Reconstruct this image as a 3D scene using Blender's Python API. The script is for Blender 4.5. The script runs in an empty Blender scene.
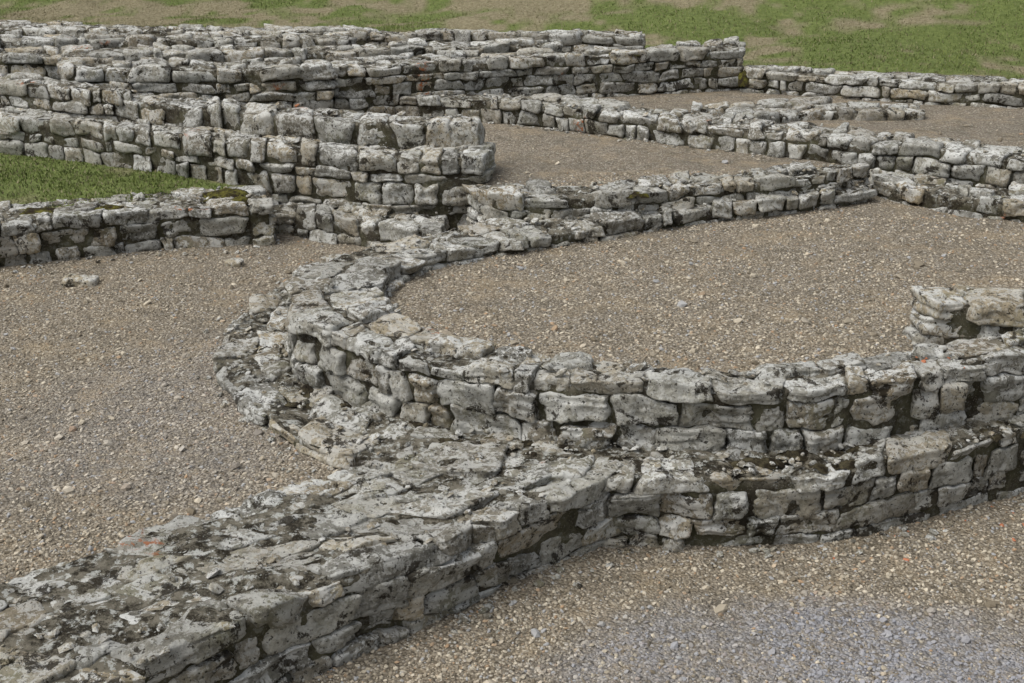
import bpy, math, numpy as np
scene=bpy.context.scene

# ---------------------------------------------------------------- noise
def _h(ix,iy,iz,seed):
    n=(ix*73856093)^(iy*19349663)^(iz*83492791)^(seed*2654435)
    n=n&0x7fffffff
    n=(n^(n>>13))*1274126177&0x7fffffff
    n=(n^(n>>16))*668265263&0x7fffffff
    n=n^(n>>15)
    return (n&0xffff)/32767.5-1.0
def vnoise(p,seed=0):
    i=np.floor(p).astype(np.int64); f=p-i; f=f*f*(3-2*f)
    r=0
    for a in (0,1):
        wx=f[:,0] if a else 1-f[:,0]
        for b in (0,1):
            wy=f[:,1] if b else 1-f[:,1]
            for c in (0,1):
                wz=f[:,2] if c else 1-f[:,2]
                r=r+wx*wy*wz*_h(i[:,0]+a,i[:,1]+b,i[:,2]+c,seed)
    return r
def n2(x,y,s,seed=0):
    return vnoise(np.stack([x*s,y*s,np.zeros_like(x)+.37],1),seed)

# ---------------------------------------------------------------- mesh
def make_mesh(name,V,F,mats,col=None,matidx=None,smooth=True,k=4):
    me=bpy.data.meshes.new(name)
    nV=len(V); nF=len(F)
    me.vertices.add(nV); me.vertices.foreach_set('co',np.ascontiguousarray(V,dtype=np.float32).ravel())
    me.loops.add(nF*k); me.loops.foreach_set('vertex_index',np.ascontiguousarray(F,dtype=np.int32).ravel())
    me.polygons.add(nF); me.polygons.foreach_set('loop_start',np.arange(nF,dtype=np.int32)*k)
    try: me.polygons.foreach_set('loop_total',np.full(nF,k,dtype=np.int32))
    except Exception: pass
    if matidx is not None: me.polygons.foreach_set('material_index',matidx.astype(np.int32))
    me.polygons.foreach_set('use_smooth',np.full(nF,smooth))
    me.update(calc_edges=True); me.validate()
    if col is not None:
        a=me.attributes.new('tint','FLOAT_COLOR','POINT')
        c=np.ones((nV,4),dtype=np.float32); c[:,:col.shape[1]]=col
        a.data.foreach_set('color',c.ravel())
    for m in mats: me.materials.append(m)
    ob=bpy.data.objects.new(name,me); scene.collection.objects.link(ob)
    return ob

# ---------------------------------------------------------------- node helpers
class NT:
    def __init__(s,name):
        s.m=bpy.data.materials.new(name); s.m.use_nodes=True; s.t=s.m.node_tree; s.t.nodes.clear()
        s.out=s.n('ShaderNodeOutputMaterial'); s.b=s.n('ShaderNodeBsdfPrincipled')
        s.t.links.new(s.b.outputs[0],s.out.inputs[0])
        s.b.inputs['Roughness'].default_value=.95
        s.b.inputs['Specular IOR Level'].default_value=.2
        s.co=s.n('ShaderNodeTexCoord').outputs['Object']
    def n(s,t): return s.t.nodes.new(t)
    def l(s,a,b): s.t.links.new(a,b)
    def put(s,inp,v):
        if hasattr(v,'links'): s.l(v,inp)
        elif isinstance(v,tuple) and len(v)==3 and inp.type=='RGBA': inp.default_value=(*v,1)
        else: inp.default_value=v
    def noise(s,sc,det=6,ro=.6,dist=0,co=None,off=None):
        nd=s.n('ShaderNodeTexNoise'); c=co or s.co
        if off:
            mp=s.n('ShaderNodeMapping'); mp.inputs['Location'].default_value=off; s.l(c,mp.inputs[0]); c=mp.outputs[0]
        s.l(c,nd.inputs['Vector']); nd.inputs['Scale'].default_value=sc; nd.inputs['Detail'].default_value=det
        nd.inputs['Roughness'].default_value=ro; nd.inputs['Distortion'].default_value=dist
        return nd.outputs['Fac']
    def vor(s,sc):
        nd=s.n('ShaderNodeTexVoronoi'); s.l(s.co,nd.inputs['Vector']); nd.inputs['Scale'].default_value=sc
        return nd
    def ramp(s,v,a,b,ya=0.,yb=1.):
        nd=s.n('ShaderNodeMapRange'); s.put(nd.inputs[0],v); nd.inputs[1].default_value=a; nd.inputs[2].default_value=b
        nd.inputs[3].default_value=ya; nd.inputs[4].default_value=yb; return nd.outputs[0]
    def mix(s,f,a,b,mode='MIX'):
        nd=s.n('ShaderNodeMix'); nd.data_type='RGBA'; nd.blend_type=mode
        s.put(nd.inputs[0],f); s.put(nd.inputs[6],a); s.put(nd.inputs[7],b); return nd.outputs[2]
    def math(s,op,a,b=0.):
        nd=s.n('ShaderNodeMath'); nd.operation=op; s.put(nd.inputs[0],a); s.put(nd.inputs[1],b); return nd.outputs[0]
    def bump(s,h,strength,dist,prev=None):
        nd=s.n('ShaderNodeBump'); s.l(h,nd.inputs['Height']); nd.inputs['Strength'].default_value=strength; nd.inputs['Distance'].default_value=dist
        if prev: s.l(prev,nd.inputs['Normal'])
        return nd.outputs[0]
    def attr(s,name):
        nd=s.n('ShaderNodeAttribute'); nd.attribute_name=name
        sp=s.n('ShaderNodeSeparateColor'); s.l(nd.outputs['Color'],sp.inputs[0]); return sp.outputs
    def up(s):
        g=s.n('ShaderNodeNewGeometry'); sp=s.n('ShaderNodeSeparateXYZ'); s.l(g.outputs['Normal'],sp.inputs[0]); return sp.outputs[2]
    def fin(s,col,nrm=None):
        s.put(s.b.inputs['Base Color'],col)
        if nrm: s.l(nrm,s.b.inputs['Normal'])
        return s.m

def stone_mat():
    s=NT('weathered_limestone'); A=s.attr('tint')
    up=s.up()
    c=s.mix(s.ramp(s.noise(4,5,.65),.35,.65),(.25,.245,.215),(.47,.46,.41))
    c=s.mix(s.math('MULTIPLY',A[1],.8),c,(.44,.36,.235))
    c=s.mix(1.,c,s.mix(A[0],(.64,.64,.64),(1.22,1.22,1.2)),'MULTIPLY')
    c=s.mix(s.ramp(s.noise(32,5,.75,off=(9,2,4)),.44,.64,0,.65),c,(.13,.125,.10))
    c=s.mix(s.ramp(s.noise(3.1,4,.7,off=(11,5,2)),.53,.68,0,.5),c,(.21,.205,.115))
    upm=s.ramp(up,-.2,.75,.5,1.)
    lm=s.ramp(s.noise(11,7,.74,.4,off=(5,8,1)),.498,.528)
    lm2=s.ramp(s.noise(34,5,.7,.2,off=(1,8,5)),.535,.57)
    lm=s.math('MAXIMUM',lm,s.math('MULTIPLY',lm2,.9))
    lm=s.math('MULTIPLY',lm,s.math('MULTIPLY',upm,s.ramp(A[2],0,1,.4,1.)))
    c=s.mix(lm,c,s.mix(s.noise(60,2),(.56,.565,.53),(.88,.885,.85)))
    bm=s.ramp(s.noise(6.5,8,.78,.3,off=(2,2,9)),.565,.59)
    c=s.mix(s.math('MULTIPLY',bm,.9),c,(.026,.02,.012))
    pm=s.ramp(s.noise(55,3,.65,off=(7,7,7)),.60,.65)
    c=s.mix(s.math('MULTIPLY',pm,.88),c,(.035,.03,.022))
    om=s.math('MULTIPLY',s.ramp(s.noise(2.3,1,.5,off=(21,3,0)),.71,.75),s.ramp(s.noise(25,3,.6),.52,.58))
    c=s.mix(om,c,(.42,.16,.07))
    n=s.bump(s.noise(16,7,.74),.85,.035)
    n=s.bump(s.noise(75,4,.75),.9,.012,n)
    return s.fin(c,n)
def core_mat():
    s=NT('joint_soil_and_moss'); up=s.up()
    c=s.mix(s.ramp(s.noise(11,6,.75),.40,.56),(.03,.025,.015),(.24,.22,.17))
    c=s.mix(s.ramp(s.noise(22,5,.75,off=(2,4,4)),.54,.59),c,(.55,.56,.52))
    c=s.mix(s.ramp(s.noise(6.5,6,.78,off=(2,2,9)),.51,.57,0,.9),c,(.025,.02,.012))
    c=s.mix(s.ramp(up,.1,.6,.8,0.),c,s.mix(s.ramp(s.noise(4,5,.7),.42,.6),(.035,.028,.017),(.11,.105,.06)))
    v=s.vor(70); c=s.mix(s.ramp(v.outputs['Distance'],.12,.28,.4,0),c,(.33,.30,.24))
    n=s.bump(s.noise(30,6,.78),1,.035); return s.fin(c,n)
def moss_mat(name,a,b,d,lo=.46):
    s=NT(name)
    c=s.mix(s.ramp(s.noise(25,5,.7),.4,.62),a,b)
    c=s.mix(s.ramp(s.noise(9,5,.7,off=(1,6,0)),lo,lo+.1),c,d)
    n=s.bump(s.noise(160,4,.8),1,.012); return s.fin(c,n)
def brick_mat():
    s=NT('red_brick'); c=s.mix(s.noise(40,4,.7),(.33,.11,.055),(.52,.23,.13)); return s.fin(c)
def ground_mat():
    s=NT('gravel_and_turf_ground'); A=s.attr('tint')
    v=s.vor(75); sp=s.n('ShaderNodeSeparateColor'); s.l(v.outputs['Color'],sp.inputs[0])
    c=s.mix(sp.outputs[0],(.20,.168,.122),(.44,.385,.30))
    c=s.mix(s.ramp(sp.outputs[1],.85,.9),c,(.58,.54,.46))
    c=s.mix(s.ramp(v.outputs['Distance'],.35,.75,0,.75),c,(.105,.086,.06))
    c=s.mix(s.ramp(s.noise(1.3,5,.65),.42,.66,0,.5),c,(.18,.162,.13))
    c=s.mix(s.ramp(s.noise(3,5,.7,off=(8,3,2)),.5,.68,0,.55),c,(.38,.30,.19))
    c=s.mix(s.ramp(s.noise(7,6,.8,off=(1,13,2)),.53,.62,0,.6),c,(.10,.088,.065))
    c=s.mix(s.ramp(s.noise(60,3,.7,off=(1,3,2)),.58,.66,0,.7),c,(.075,.064,.047))
    cool=s.mix(sp.outputs[0],(.17,.175,.195),(.38,.385,.41))
    c=s.mix(s.math('MULTIPLY',A[1],s.ramp(s.noise(22,5,.75),.35,.62)),c,cool)
    g=s.mix(s.ramp(s.noise(14,4,.7),.35,.65),(.10,.13,.035),(.17,.21,.065))
    tan=s.mix(s.ramp(s.noise(20,4,.7),.35,.65),(.18,.155,.09),(.31,.275,.175))
    gm=s.mix(s.ramp(A[2],.2,.8),g,tan)
    gf=s.ramp(s.math('ADD',A[0],s.math('MULTIPLY',s.math('SUBTRACT',s.noise(12,5,.75),.5),1.4)),.4,.6)
    c=s.mix(gf,c,gm)
    n=s.bump(s.math('SUBTRACT',1.,v.outputs['Distance']),.9,.014)
    n=s.bump(s.noise(30,4,.7),.7,.025,n); return s.fin(c,n)
def pebble_mat():
    s=NT('gravel_stone'); A=s.attr('tint')
    c=s.mix(A[0],(.17,.143,.103),(.58,.52,.41))
    c=s.mix(s.ramp(A[1],.9,.92),c,(.34,.34,.335))
    c=s.mix(s.ramp(A[1],.0,.12,1,0),c,(.38,.26,.16))
    c=s.mix(A[2],c,(.29,.295,.32)); return s.fin(c)
def blade_mat():
    s=NT('grass_blades'); A=s.attr('tint')
    c=s.mix(A[0],(.085,.12,.028),(.22,.26,.08))
    c=s.mix(A[1],c,s.mix(A[0],(.20,.175,.10),(.37,.33,.21)))
    return s.fin(c)
M_ST=stone_mat(); M_CO=core_mat(); M_GR=ground_mat(); M_PE=pebble_mat(); M_BL=blade_mat(); M_BR=brick_mat()
M_MO=moss_mat('moss_green',(.04,.035,.010),(.17,.16,.03),(.03,.022,.012))
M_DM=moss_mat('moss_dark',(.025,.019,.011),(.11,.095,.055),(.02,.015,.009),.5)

# ---------------------------------------------------------------- stones
_T={}
def template(n):
    if n in _T: return _T[n]
    idx={}; V=[]; F=[]
    def vid(p):
        if p not in idx: idx[p]=len(V); V.append(p)
        return idx[p]
    for ax in range(3):
        a,b=[(1,2),(2,0),(0,1)][ax]
        for sd in (0,n):
            for i in range(n):
                for j in range(n):
                    q=[]
                    for (di,dj) in ((0,0),(1,0),(1,1),(0,1)):
                        p=[0,0,0]; p[ax]=sd; p[a]=i+di; p[b]=j+dj; q.append(vid(tuple(p)))
                    if sd==0: q.reverse()
                    F.append(q)
    _T[n]=(np.array(V,float)/n*2-1,np.array(F)); return _T[n]
def catmull(A,m=24):
    A=np.array(A,float); Q=np.vstack([2*A[0]-A[1],A,2*A[-1]-A[-2]])
    out=[]
    for i in range(1,len(Q)-2):
        t=np.linspace(0,1,m,endpoint=False)[:,None]
        p0,p1,p2,p3=Q[i-1],Q[i],Q[i+1],Q[i+2]
        out.append(.5*((2*p1)+(-p0+p2)*t+(2*p0-5*p1+4*p2-p3)*t*t+(-p0+3*p1-3*p2+p3)*t**3))
    out.append(A[-1:]); return np.vstack(out)
class Ribbon:
    def __init__(s,stations):
        D=catmull(stations)
        e0=D[0]-(D[1]-D[0])/max(1e-6,np.hypot(*(D[1]-D[0])[:2]))*.5
        e1=D[-1]+(D[-1]-D[-2])/max(1e-6,np.hypot(*(D[-1]-D[-2])[:2]))*.5
        c=(D[:,:2]+D[:,2:])/2
        L=np.concatenate([[0],np.cumsum(np.hypot(*np.diff(c,axis=0).T))])
        s.total=L[-1]; s.D=np.vstack([e0,D,e1]); s.L=np.concatenate([[-.5],L,[L[-1]+.5]])
    def ev(s,q): return [np.interp(q,s.L,s.D[:,i]) for i in range(4)]
    def width(s,q):
        a=s.ev(q); return np.hypot(a[0]-a[2],a[1]-a[3])
def stations(txt): return [tuple(float(v) for v in p.split(',')) for p in txt.replace(' ','').strip(';').split(';')]

FOOT=[]
def build_wall(name,st,zt,zb,course=.14,row=.24,Lr=(.14,.36),seed=1,k=10.,warp=.031,ragged=.025,miss=.03,coretop=.026,lichen=(0,1),gap=.004,amp=1.,ins=.036):
    R=Ribbon(stations(st)); r=np.random.default_rng(seed)
    hh=zt-zb; nc=max(1,int(round(hh/course)))
    zs=np.linspace(zb,zt,nc+1); zs[1:-1]+=r.uniform(-.25,.25,nc-1)*hh/nc
    zs[0]-=.03
    VV=[];FF=[];CC=[];MI=[];off=0
    def dom(P3):
        q=P3+seed*17.3
        w=np.stack([vnoise(q*2.6,11)+.5*vnoise(q*6,12)+.25*vnoise(q*15,17),vnoise(q*2.6,13)+.5*vnoise(q*6,14)+.25*vnoise(q*15,18),.6*vnoise(q*2.2,15)+.4*vnoise(q*6,16)+.25*vnoise(q*15,19)],1)*warp
        return P3+w
    def tomap(P3):
        s_,tm,z=P3[:,0],P3[:,1],P3[:,2]
        a=R.ev(s_); w=np.hypot(a[0]-a[2],a[1]-a[3])+1e-6; f=tm/w+.5
        return np.stack([a[0]+(a[2]-a[0])*f,a[1]+(a[3]-a[1])*f,z],1)
    W=float(np.mean(R.width(np.linspace(0,R.total,20))))
    nr=max(1,int(round(W/row)))
    for c in range(nc):
        top=(c==nc-1)
        rows=list(range(nr)) if (top or nr<=2) else [0,nr-1]
        tb=np.linspace(0,1,nr+1); tb[1:-1]+=r.uniform(-.12,.12,max(0,nr-1))/nr
        for ri in rows:
            s=-r.uniform(0,.06)
            while s<R.total-.03:
                ln=r.uniform(*Lr)
                if r.random()<.22: ln*=.55
                if R.total-(s+ln)<Lr[0]*.6: ln=R.total-s+r.uniform(-.02,.03)
                s0,s1=s,s+ln; s=s1
                if top and r.random()<miss: continue
                wl=float(R.width((s0+s1)/2))
                j=lambda a:(r.uniform(-a,a))
                t0=tb[ri]*wl-wl/2+(j(.02) if ri>0 else j(.024)); t1=tb[ri+1]*wl-wl/2+(j(.02) if ri<nr-1 else j(.024))
                z0,z1=zs[c],zs[c+1]
                if top: z1+=r.uniform(-ragged,ragged*.7)
                a=R.ev((s0+s1)/2); d=math.hypot((a[0]+a[2])/2,(a[1]+a[3])/2)
                n=16 if d<5.4 else 12 if d<7 else 8 if d<9.5 else 6 if d<13 else 4
                T,F=template(n)
                kk=k*r.uniform(.6,1.5)
                rad=(np.abs(T)**kk).sum(1)**(1/kk); q=T/rad[:,None]
                q0=q.copy()
                for ax in range(3):
                    for bx in range(3):
                        if ax!=bx: q[:,ax]+=q0[:,bx]*r.uniform(-.09,.09)+q0[:,ax]*q0[:,bx]*r.uniform(-.13,.13)
                hd=np.array([(s1-s0)/2-gap,(t1-t0)/2-gap,(z1-z0)/2-gap*.6])
                P3=q*hd
                o=r.uniform(-50,50,3)
                sc=min(1.,hd.min()/.045)*amp
                A=np.stack([vnoise(P3*9+o,1),vnoise(P3*9+o,2),vnoise(P3*9+o,3)],1)*.012*sc
                e=T/np.linalg.norm(T,axis=1)[:,None]
                b=vnoise(P3*26+o,4)*.009+ (vnoise(P3*60+o,5)*.006 if n>=8 else 0)
                ch=np.minimum(0,vnoise(P3*13+o,6)+.15)*.028
                bed=np.where(vnoise(P3*np.array([5,5,38])+o,8)>.25,-.008,0.)*(np.abs(T[:,2])<.8)
                P3=P3+A+e*((b+ch+bed)*sc)[:,None]
                th=r.uniform(-.07,.07); cx,sx=math.cos(th),math.sin(th)
                P3=np.stack([P3[:,0]*cx-P3[:,1]*sx,P3[:,0]*sx+P3[:,1]*cx,P3[:,2]],1)
                P3+=np.array([(s0+s1)/2,(t0+t1)/2,(z0+z1)/2])
                Pw=tomap(dom(P3))
                VV.append(Pw); FF.append(F+off); off+=len(Pw); MI.append(np.zeros(len(F)))
                cc=np.zeros((len(Pw),3)); cc[:,0]=r.random(); cc[:,1]=r.random()**2.0; cc[:,2]=lichen[0]+(lichen[1]-lichen[0])*r.random()
                CC.append(cc)
    ns=max(6,int(R.total/.035)); nt=max(5,int(W/.035)); nz=max(2,int(hh/.05))
    ss=np.linspace(.03,R.total-.03,ns)
    prof=[(-1,z) for z in np.linspace(zb-.03,zt-coretop,nz)]+[(t,zt-coretop) for t in np.linspace(-1,1,nt)[1:-1]]+[(1,z) for z in np.linspace(zt-coretop,zb-.03,nz)]
    prof=np.array(prof); m=len(prof)
    SS=np.repeat(ss,m); PT=np.tile(prof,(ns,1)); wl=R.width(SS)
    P3=np.stack([SS,PT[:,0]*(wl/2-ins),PT[:,1]],1)
    dz=vnoise(P3*9.+seed,21)*.016+vnoise(P3*25.+seed,22)*.012
    P3[:,2]+=np.where(PT[:,1]>zt-coretop-1e-4,dz,0); P3[:,1]+=np.where(PT[:,1]<zt-coretop-1e-4,dz,0)
    Pw=tomap(dom(P3))
    ii,jj=np.meshgrid(np.arange(ns-1),np.arange(m-1),indexing='ij'); v0=(ii*m+jj).ravel()
    F=np.stack([v0,v0+1,v0+m+1,v0+m],1)[:, ::-1]
    caps=[]
    for base in (0,(ns-1)*m):
        for q in range(m//2):
            a,b,c_,d_=base+q,base+q+1,base+m-2-q,base+m-1-q
            if b<c_: caps.append([a,b,c_,d_])
    F=np.vstack([F,np.array(caps)]) if caps else F
    VV.append(Pw); FF.append(F+off); MI.append(np.ones(len(F))); CC.append(np.zeros((len(Pw),3)))
    FOOT.append((R,zt,zb))
    return make_mesh(name,np.vstack(VV),np.vstack(FF),[M_ST,M_CO],np.vstack(CC),np.concatenate(MI))

# each station: near-face x,y ; far-face x,y of the wall, in metres
ring='3.18,5.76,3.14,6.03; 2.40,5.36,2.36,5.65; 1.81,5.13,1.81,5.48; 1.23,5.04,1.18,5.29; 0.59,5.08,0.62,5.36; 0.04,5.17,0.14,5.48; -0.39,5.33,-0.24,5.65; -0.81,5.59,-0.51,5.94; -1.15,5.94,-0.69,6.29; -1.29,6.43,-0.74,6.61; -1.15,6.95,-0.67,6.83; -0.72,7.46,-0.39,7.16; -0.22,7.84,0.05,7.42; 0.34,8.21,0.52,7.72'
build_wall('apse_wall',ring,.40,.06,seed=1,row=.22,miss=.03,course=.112,Lr=(.14,.36))
build_wall('apse_footing_wall','3.28,5.86,3.45,6.33; 2.47,5.24,2.61,5.77; 1.59,4.87,1.72,5.39; 1.02,4.76,1.11,5.28; 0.49,4.77,0.55,5.34; -0.01,4.81,0.14,5.45; -0.51,4.89,-0.32,5.57; -0.90,5.06,-0.67,5.77; -1.24,5.39,-0.91,6.04; -1.50,5.77,-1.05,6.26; -1.67,6.26,-1.13,6.49; -1.71,6.77,-1.13,6.83; -1.60,7.29,-1.06,7.19; -1.36,7.88,-0.88,7.60; -1.02,8.26,-0.63,7.88',.08,-.33,seed=2,course=.105,row=.19,Lr=(.14,.42),coretop=.012,miss=.04,ragged=.025)
build_wall('foreground_wall','0.45,4.83,-0.57,5.05; -0.29,4.20,-1.16,4.53; -0.72,3.86,-1.61,4.16; -1.05,3.56,-1.93,3.87; -1.31,3.32,-2.22,3.62; -1.59,3.01,-2.49,3.28',.07,-.33,seed=3,course=.105,row=.18,Lr=(.14,.45),k=13,ragged=.014,coretop=.008,miss=.05,warp=.04,amp=.9,gap=.003)
build_wall('cross_wall','2.16,5.77,2.13,6.01; 2.56,5.65,2.61,5.96; 3.12,5.51,3.16,5.80',.56,.2,seed=4,miss=.12,course=.11)
build_wall('nave_wall','0.52,7.67,0.42,8.08; 1.16,8.03,1.10,8.41; 1.91,8.35,1.92,8.73; 2.69,8.70,2.70,9.01',.42,.2,seed=5,course=.10,row=.2)
build_wall('nave_wall','-0.15,7.94,-0.30,8.40; 0.60,7.94,0.55,8.34; 1.31,8.19,1.30,8.58; 2.08,8.52,2.09,8.90; 2.66,8.77,2.68,9.13',.54,.2,seed=6,course=.09,row=.2,ragged=.04,miss=.08)
build_wall('dividing_wall','-1.35,11.47,-1.39,11.86; -0.39,11.20,-0.36,11.63; 0.43,10.84,0.54,11.30; 1.51,10.15,1.67,10.65; 2.54,9.53,2.74,9.98; 3.26,9.05,3.49,9.49; 3.76,8.68,4.02,9.16; 4.41,8.13,4.75,8.68',.62,.27,seed=7,course=.11,row=.22)
build_wall('rubble_footing','2.80,8.82,2.80,9.21; 3.15,8.41,3.31,8.88; 3.58,8.16,3.78,8.67; 4.13,7.90,4.38,8.44',.42,.2,seed=8,course=.10,row=.2,ragged=.06,miss=.12)
build_wall('stepped_wall_upper_tier','-0.28,9.15,-0.25,9.47; -1.02,9.23,-1.02,9.60; -2.11,9.68,-2.16,10.09; -3.28,10.23,-3.37,10.63',.8,.45,seed=29,course=.17,row=.27,Lr=(.2,.45),lichen=(.5,1),miss=0)
build_wall('stepped_wall','-0.19,8.81,-0.17,9.31; -0.52,8.75,-0.49,9.38; -0.99,8.85,-1.00,9.46; -2.04,9.27,-2.14,9.89; -3.15,9.85,-3.32,10.56; -4.46,10.46,-4.64,10.99; -6.18,11.25,-6.36,11.69',.62,0,seed=10,course=.12,row=.27,Lr=(.14,.4),ragged=.02)
build_wall('stepped_wall_footing','-0.51,8.24,-0.52,9.13; -1.35,8.64,-1.41,9.61; -2.06,9.01,-2.15,9.85',.2,0,seed=11,course=.10,row=.25)
build_wall('low_garden_wall','-1.79,8.61,-1.96,9.21; -2.75,8.39,-2.97,8.99; -3.53,8.00,-3.80,8.66; -4.36,7.59,-4.74,8.33',.3,-.02,seed=12,course=.105,row=.2,miss=.08)
k=dict(row=.22,Lr=(.15,.42),course=.105,ragged=.03)
build_wall('rear_room_wall','2.33,12.41,2.40,13.03; 0.86,11.99,0.87,12.56; -0.59,11.59,-0.65,12.20; -1.63,11.21,-1.74,11.79',.92,.4,seed=13,**k)
build_wall('rear_room_wall','0.48,12.03,0.46,12.68; -0.60,11.79,-0.67,12.41; -1.67,11.44,-1.79,12.03',.7,.4,seed=14,**k)
build_wall('rear_room_wall','-1.65,11.01,-1.72,11.64; -2.79,10.90,-2.92,11.51; -4.05,10.90,-4.22,11.45',.95,.4,seed=15,**k)
build_wall('rear_room_wall','-3.24,10.23,-3.36,10.59; -4.54,10.75,-4.77,11.31; -6.10,11.20,-6.42,11.81',.85,.4,seed=16,**k)
build_wall('far_room_wall','0.49,12.49,0.49,12.96; -2.09,12.05,-2.19,12.56; -4.93,11.77,-5.13,12.27; -6.79,11.64,-7.05,12.12',.95,.5,seed=17,**k)
build_wall('far_room_wall','1.41,13.52,1.45,13.96; -0.58,13.78,-0.60,14.24; -2.95,13.87,-3.07,14.43; -5.96,14.33,-6.19,14.93; -8.44,14.62,-8.79,15.24',.9,.5,seed=18,**k)
build_wall('far_room_wall','-1.71,12.96,-1.76,13.37; -5.34,12.80,-5.53,13.29; -7.42,12.80,-7.70,13.29',.95,.5,seed=19,**k)
build_wall('rear_boundary_wall','5.70,10.78,6.02,11.43; 4.79,11.32,5.04,11.90; 3.57,11.78,3.74,12.35; 2.35,12.28,2.48,12.83',.72,.45,seed=20,**k)
k['ragged']=.02
build_wall('hypocaust_wall','3.66,10.77,3.78,11.22; 2.76,10.77,2.85,11.22; 1.95,10.49,1.94,10.96',.58,.45,seed=21,**k)
build_wall('hypocaust_wall','1.61,10.87,1.67,11.16; 2.99,11.32,3.09,11.64',.58,.45,seed=22,**k)

# ---------------------------------------------------------------- terrain
def inpoly(x,y,poly):
    c=np.zeros(x.shape,bool); n=len(poly)
    for i in range(n):
        x1,y1=poly[i]; x2,y2=poly[(i+1)%n]
        if y1==y2: continue
        c^=((y1>y)!=(y2>y))&(x<(x2-x1)*(y-y1)/(y2-y1)+x1)
    return c
def sdist(x,y,poly):
    d=np.full(x.shape,1e9); n=len(poly)
    for i in range(n):
        x1,y1=poly[i]; x2,y2=poly[(i+1)%n]; dx,dy=x2-x1,y2-y1
        t=np.clip(((x-x1)*dx+(y-y1)*dy)/(dx*dx+dy*dy+1e-9),0,1)
        d=np.minimum(d,np.hypot(x-x1-t*dx,y-y1-t*dy))
    return np.where(inpoly(x,y,poly),d,-d)
rc=[((a+c)/2,(b+d)/2) for a,b,c,d in stations(ring)]
polyAPSE=rc+[(1.26,8.75),(2.07,9.05),(2.98,9.54),(3.93,8.99),(4.71,8.61),(6,9),(6,5.9)]
polyFRONT=[(-2.29,2.62),(-1.72,3.32),(-1.14,3.91),(-.31,4.56),(.22,4.90),(.55,5.24),(1.11,5.26),(1.71,5.32),(2.67,5.71),(4.73,6.72),(12,8),(12,-3),(-3,-3)]
polyGRASS=[(-7.89,10.90),(-5.36,12.60),(-3.81,11.94),(-2.44,11.12),(-1.75,9.72),(-1.97,8.96),(-2.83,8.66),(-3.67,8.33),(-5.46,7.27)]
polyROOM=[(-3.65,11.50),(-2.27,10.36),(-1.08,9.71),(-.42,9.64),(-.27,8.66),(.57,8.60),(1.42,8.87),(2.87,9.47),(3.71,8.48),(6.67,7.84),(6.76,7.99),(4.42,8.87),(3.47,9.64),(2.70,10.11),(1.60,10.76),(.46,11.50),(-1.39,12.22),(-1.95,12.64),(-3.88,12.28)]
polyREAR=[(-16.77,14.49),(-9.27,12.28),(-4.94,11.61),(-3.68,11.61),(-1.95,12.64),(-1.39,12.22),(.46,11.61),(1.61,10.86),(2.72,10.19),(3.50,9.71),(4.45,8.94),(6.46,7.61),(60,14),(60,60),(-60,60)]
BX=[-17.59,-7.59,-1.53,2.58,5.34,11.34]; BY=[24.32,18.32,16.5,13.75,12.5,10.5]
def sm(d,w=.05):
    t=np.clip((d+w)/(2*w),0,1); return t*t*(3-2*t)
def ground(x,y):
    z=np.zeros_like(x)
    z=z+.012*n2(x,y,1.1,1)+.008*n2(x,y,3,2)
    def ap(z,poly,h,w=.05):
        m=sm(sdist(x,y,poly),w); return z*(1-m)+(h+.012*n2(x,y,1.3,3)+.006*n2(x,y,4,5))*m
    z=ap(z,polyREAR,.5,.15); z=ap(z,polyROOM,.40); z=ap(z,polyGRASS,.27,.05)
    z=ap(z,polyAPSE,.29); z=ap(z,polyFRONT,-.295,.04)
    d=(y-np.interp(x,BX,BY)); t=np.clip(d,0,None)
    bank=np.minimum(np.where(t<3,t*t*.035,.315+(t-3)*.21),5)
    return z+bank+np.clip(d,0,1)*.06*(n2(x,y,.5,9)*2+n2(x,y,1.7,10))
def axis(lo,hi,st,far):
    a=list(np.arange(lo,hi,st)); s=st
    v=hi
    while v<far: a.append(v); s*=1.25; v+=s
    s=st; v=lo-st; pre=[]
    while v>-far: pre.append(v); s*=1.25; v-=s
    return np.array(pre[::-1]+a)
gx=axis(-9,8,.045,500); gy=axis(1.,19,.045,500)
X,Y=np.meshgrid(gx,gy,indexing='ij'); xf,yf=X.ravel(),Y.ravel()
Z=ground(xf,yf)
nx,ny=len(gx),len(gy)
ii,jj=np.meshgrid(np.arange(nx-1),np.arange(ny-1),indexing='ij'); v0=(ii*ny+jj).ravel()
F=np.stack([v0,v0+ny,v0+ny+1,v0+1],1)
def masks(x,y):
    gr=sm(sdist(x,y,polyGRASS)-.12+.07*n2(x,y,2.3,71),.1)
    d=y-np.interp(x,BX,BY); gr=np.maximum(gr,sm(d+.3*n2(x,y,.9,72),.25))
    gr=np.where(np.hypot(x,y)>40,1,gr)
    e=((x-1.35)/1.35)**2+((y-3.95)/.42)**2+.6*n2(x,y,2.2,31)+.35*n2(x,y,7,33)
    cool=np.clip(1.15-e,0,1)*.9
    e2=((x+1.75)/.8)**2+((y-5.5)/1.1)**2+.5*n2(x,y,3,32); cool=np.maximum(cool,.25*np.clip(1.3-e2,0,1))
    tn=n2(x,y,.55,41)*.6+n2(x,y,1.6,42)*.7+n2(x,y,5,43)*.6
    right=np.clip((x-.5)/4,0,1)
    tan=sm(tn+.16-.38*right,.5)*(d>-2)+(d<=-2)*sm(n2(x,y,2.1,73)*.8+n2(x,y,6,74)*.5-.45,.4)*.8
    return gr,cool,tan
gr,cool,tan=masks(xf,yf)
make_mesh('ground',np.stack([xf,yf,Z],1),F,[M_GR],np.stack([gr,cool,tan],1))

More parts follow.
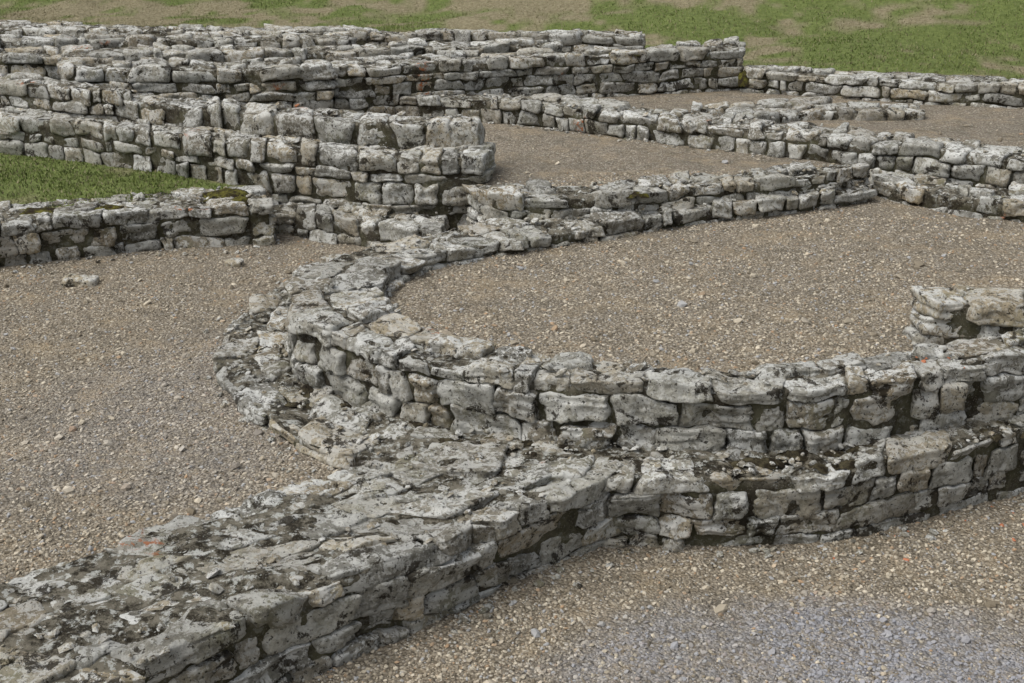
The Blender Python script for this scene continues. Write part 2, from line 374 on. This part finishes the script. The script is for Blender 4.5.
# ---------------------------------------------------------------- gravel stones
ph=(1+5**.5)/2
IV=np.array([(-1,ph,0),(1,ph,0),(-1,-ph,0),(1,-ph,0),(0,-1,ph),(0,1,ph),(0,-1,-ph),(0,1,-ph),(ph,0,-1),(ph,0,1),(-ph,0,-1),(-ph,0,1)],float); IV/=np.linalg.norm(IV[0])
IF=np.array([(0,11,5),(0,5,1),(0,1,7),(0,7,10),(0,10,11),(1,5,9),(5,11,4),(11,10,2),(10,7,6),(7,1,8),(3,9,4),(3,4,2),(3,2,6),(3,6,8),(3,8,9),(4,9,5),(2,4,11),(6,2,10),(8,6,7),(9,8,1)])
def chips(name,xx,yy,zz,sz,mat,C,seed,flat=.65):
    r=np.random.default_rng(seed); n=len(xx)
    V=IV[None]*(1+r.uniform(-.28,.28,(n,12,1)))
    V=V*(sz[:,None,None]*r.uniform(.6,1.25,(n,1,3))); V[:,:,2]*=flat
    a=r.uniform(0,6.283,n)[:,None]; x,y=V[:,:,0].copy(),V[:,:,1].copy()
    V[:,:,0]=x*np.cos(a)-y*np.sin(a); V[:,:,1]=x*np.sin(a)+y*np.cos(a)
    tl=r.uniform(-.5,.5,n)[:,None]; V[:,:,2]+=V[:,:,0]*tl
    V[:,:,0]+=xx[:,None]; V[:,:,1]+=yy[:,None]; V[:,:,2]+=(zz+sz*.2)[:,None]
    F=(IF[None]+np.arange(n)[:,None,None]*12).reshape(-1,3)
    return make_mesh(name,V.reshape(-1,3),F,[mat],np.repeat(C,12,axis=0),smooth=False,k=3)
def pebbles(name,n,depth,seed,smin,smax,pw=3.):
    r=np.random.default_rng(seed)
    yy=depth[0]+(depth[1]-depth[0])*r.random(n)**1.25
    xx=(r.random(n)*2-1)*(yy*.47+.5)
    g,c,_=masks(xx,yy); dens=.62+.5*n2(xx,yy,2.2,61)+.3*n2(xx,yy,7,62)
    keep=(g<.5)&(r.random(n)<dens+.15); xx,yy,c=xx[keep],yy[keep],c[keep]; n=len(xx)
    sz=smin+(smax-smin)*r.random(n)**pw
    chips(name,xx,yy,ground(xx,yy),sz,M_PE,np.stack([r.random(n)**1.3,r.random(n),c*(r.random(n)<.8)],1),seed)
pebbles('gravel',115000,(3.3,9.2),5,.003,.012,2.4)
pebbles('scattered_stones',1600,(3.3,11),6,.010,.034,4.)
r=np.random.default_rng(77); pts=[]
for i,(R,zt,zb) in enumerate(FOOT[:12]):
    m=int(R.total*(170 if i in (1,2) else 50))
    s=r.uniform(0,R.total,m); t=r.uniform(.05,.97,m); a=R.ev(s)
    pts.append(np.stack([a[0]+(a[2]-a[0])*t,a[1]+(a[3]-a[1])*t,np.full(m,zt-.004)],1))
    if i in (1,2,11,5,6):
        m=int(R.total*45); s=r.uniform(0,R.total,m); t=-(.02+.25*r.random(m)**2); a=R.ev(s)
        x=a[0]+(a[2]-a[0])*t; y=a[1]+(a[3]-a[1])*t
        pts.append(np.stack([x,y,ground(x,y)],1))
pts=np.vstack(pts); n=len(pts)
chips('stone_chips',pts[:,0],pts[:,1],pts[:,2],.004+.026*r.random(n)**3,M_ST,r.random((n,3)),78,.55)
bx=r.uniform(1.3,3.,24); by=4.75+.21*(bx-1.3)+r.normal(0,.12,24)
bx=np.concatenate([bx,r.uniform(1.8,2.2,5)]); by=np.concatenate([by,r.uniform(5.25,5.4,5)])
bz=ground(bx,by); bz[-5:]=.40
chips('brick_fragments',bx,by,bz,.005+.009*r.random(len(bx)),M_BR,r.random((len(bx),3)),79)

def loose(name,x,y,z,dims,seed):
    T,F_=template(12); kk=5; q=T/((np.abs(T)**kk).sum(1)**(1/kk))[:,None]
    q=q*np.array(dims); e=T/np.linalg.norm(T,axis=1)[:,None]
    q=q+e*(vnoise(q*10+seed,1)*.02+vnoise(q*30+seed,2)*.008)[:,None]
    q+=np.array([x,y,z]); c=np.zeros((len(q),3)); c[:]=(.9,.8,.6)
    return make_mesh(name,q,F_,[M_ST],c)
loose('loose_stone',-2.90,7.68,.02,(.11,.07,.03),3)
loose('loose_stone',-1.96,8.10,.01,(.05,.04,.02),8)

# ---------------------------------------------------------------- moss
def mosspatch(x,y,z,rx,ry,h,seed,ang=0.):
    n=26; g=np.linspace(-1,1,n); A,B=np.meshgrid(g,g,indexing='ij'); a,b=A.ravel(),B.ravel()
    rr=np.hypot(a,b); hh=np.clip(1-rr**2*(1+.6*n2(a+seed,b,2.,seed)),-.3,1)
    u,v_=a*rx,b*ry; X_=x+u*math.cos(ang)-v_*math.sin(ang); Y_=y+u*math.sin(ang)+v_*math.cos(ang)
    zz=z+h*(hh*.8+.25*n2(a+seed,b,5,seed+1)*(hh>0)+.15*n2(a,b+seed,12,seed+2))-.02
    ii,jj=np.meshgrid(np.arange(n-1),np.arange(n-1),indexing='ij'); v=(ii*n+jj).ravel()
    return np.stack([X_,Y_,zz],1),np.stack([v,v+n,v+n+1,v+1],1)
for i,m in enumerate([(-3.43,8.47,.3,.24,.09,.035),(-2.94,8.55,.3,.16,.07,.04),(-2.16,8.95,.3,.2,.13,.06),(-2.02,8.75,.3,.12,.1,.05),(.86,8.05,.54,.08,.06,.03),(2.42,12.38,.62,.12,.14,.16),(1.12,12.15,.92,.16,.1,.03)]):
    V_,F_=mosspatch(*m,i+3); make_mesh('moss_clump',V_,F_,[M_MO])
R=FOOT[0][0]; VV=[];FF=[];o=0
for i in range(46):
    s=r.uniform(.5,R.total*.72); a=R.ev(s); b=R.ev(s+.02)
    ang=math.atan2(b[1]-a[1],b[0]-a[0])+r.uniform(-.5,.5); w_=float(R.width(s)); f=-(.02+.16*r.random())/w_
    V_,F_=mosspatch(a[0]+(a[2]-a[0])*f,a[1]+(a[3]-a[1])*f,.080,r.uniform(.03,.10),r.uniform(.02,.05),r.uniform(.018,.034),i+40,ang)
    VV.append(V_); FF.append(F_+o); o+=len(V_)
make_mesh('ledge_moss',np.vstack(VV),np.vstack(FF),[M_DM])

# ---------------------------------------------------------------- grass
def grass(name,x,y,hgt,seed):
    r=np.random.default_rng(seed); g,c,tan=masks(x,y)
    keep=(g>.45)&(r.random(len(x))<.65+.45*n2(x,y,2.5,51)); x,y,tan=x[keep],y[keep],tan[keep]; n=len(x)
    z=ground(x,y); a=r.uniform(0,6.283,n); w=r.uniform(.004,.009,n)*(1+hgt*6); h=hgt*r.uniform(.4,1.2,n)*(1-.5*tan)
    lx=r.normal(0,.5,n)*h; ly=r.normal(0,.5,n)*h
    V=np.zeros((n,3,3))
    V[:,0]=np.stack([x-np.cos(a)*w,y-np.sin(a)*w,z-.005],1); V[:,1]=np.stack([x+np.cos(a)*w,y+np.sin(a)*w,z-.005],1)
    V[:,2]=np.stack([x+lx,y+ly,z+h],1)
    C=np.repeat(np.stack([np.clip(r.random(n)*.7+.45*n2(x,y,1.2,52)+.1,0,1),np.clip(tan+.9*(r.random(n)<.2),0,1),0*x],1),3,axis=0)
    return make_mesh(name,V.reshape(-1,3),np.arange(n*3).reshape(-1,3),[M_BL],C,smooth=False,k=3)
r=np.random.default_rng(3)
n=50000; x=r.uniform(-6,-1.9,n); y=r.uniform(7.5,11.5,n)
grass('lawn_grass',x,y,.024,4)
n=240000; x=r.uniform(-14,12,n); y=np.interp(x,BX,BY)-.2+r.random(n)**1.3*9
grass('bank_grass',x,y,.032,5)

# ---------------------------------------------------------------- light, camera
w=bpy.data.worlds.new('World'); scene.world=w; w.use_nodes=True; t=w.node_tree; t.nodes.clear()
sky=t.nodes.new('ShaderNodeTexSky'); sky.sky_type='NISHITA'; sky.sun_disc=False
EL=math.radians(58); AZ=math.radians(-110)
sky.sun_elevation=EL; sky.sun_rotation=AZ; sky.dust_density=5; sky.air_density=1
hs=t.nodes.new('ShaderNodeHueSaturation'); hs.inputs['Saturation'].default_value=.3
bg=t.nodes.new('ShaderNodeBackground'); bg.inputs[1].default_value=.15; o=t.nodes.new('ShaderNodeOutputWorld')
t.links.new(sky.outputs[0],hs.inputs['Color']); t.links.new(hs.outputs[0],bg.inputs[0]); t.links.new(bg.outputs[0],o.inputs[0])
sd=bpy.data.lights.new('sun','SUN'); sd.energy=1.5; sd.angle=math.radians(45); sd.color=(1,.97,.92)
so=bpy.data.objects.new('sun',sd); scene.collection.objects.link(so)
so.rotation_euler=(math.pi/2-EL,0,math.pi-AZ)
cd=bpy.data.cameras.new('camera'); cam=bpy.data.objects.new('camera',cd); scene.collection.objects.link(cam)
cam.location=(0,0,2.6); cam.rotation_euler=(math.pi/2-math.atan(471.5/1200),0,0); cd.sensor_width=36; cd.lens=42.1875; cd.clip_end=2000; cd.clip_start=.05
scene.camera=cam
scene.view_settings.view_transform='Standard'; scene.view_settings.look='None'; scene.view_settings.exposure=0
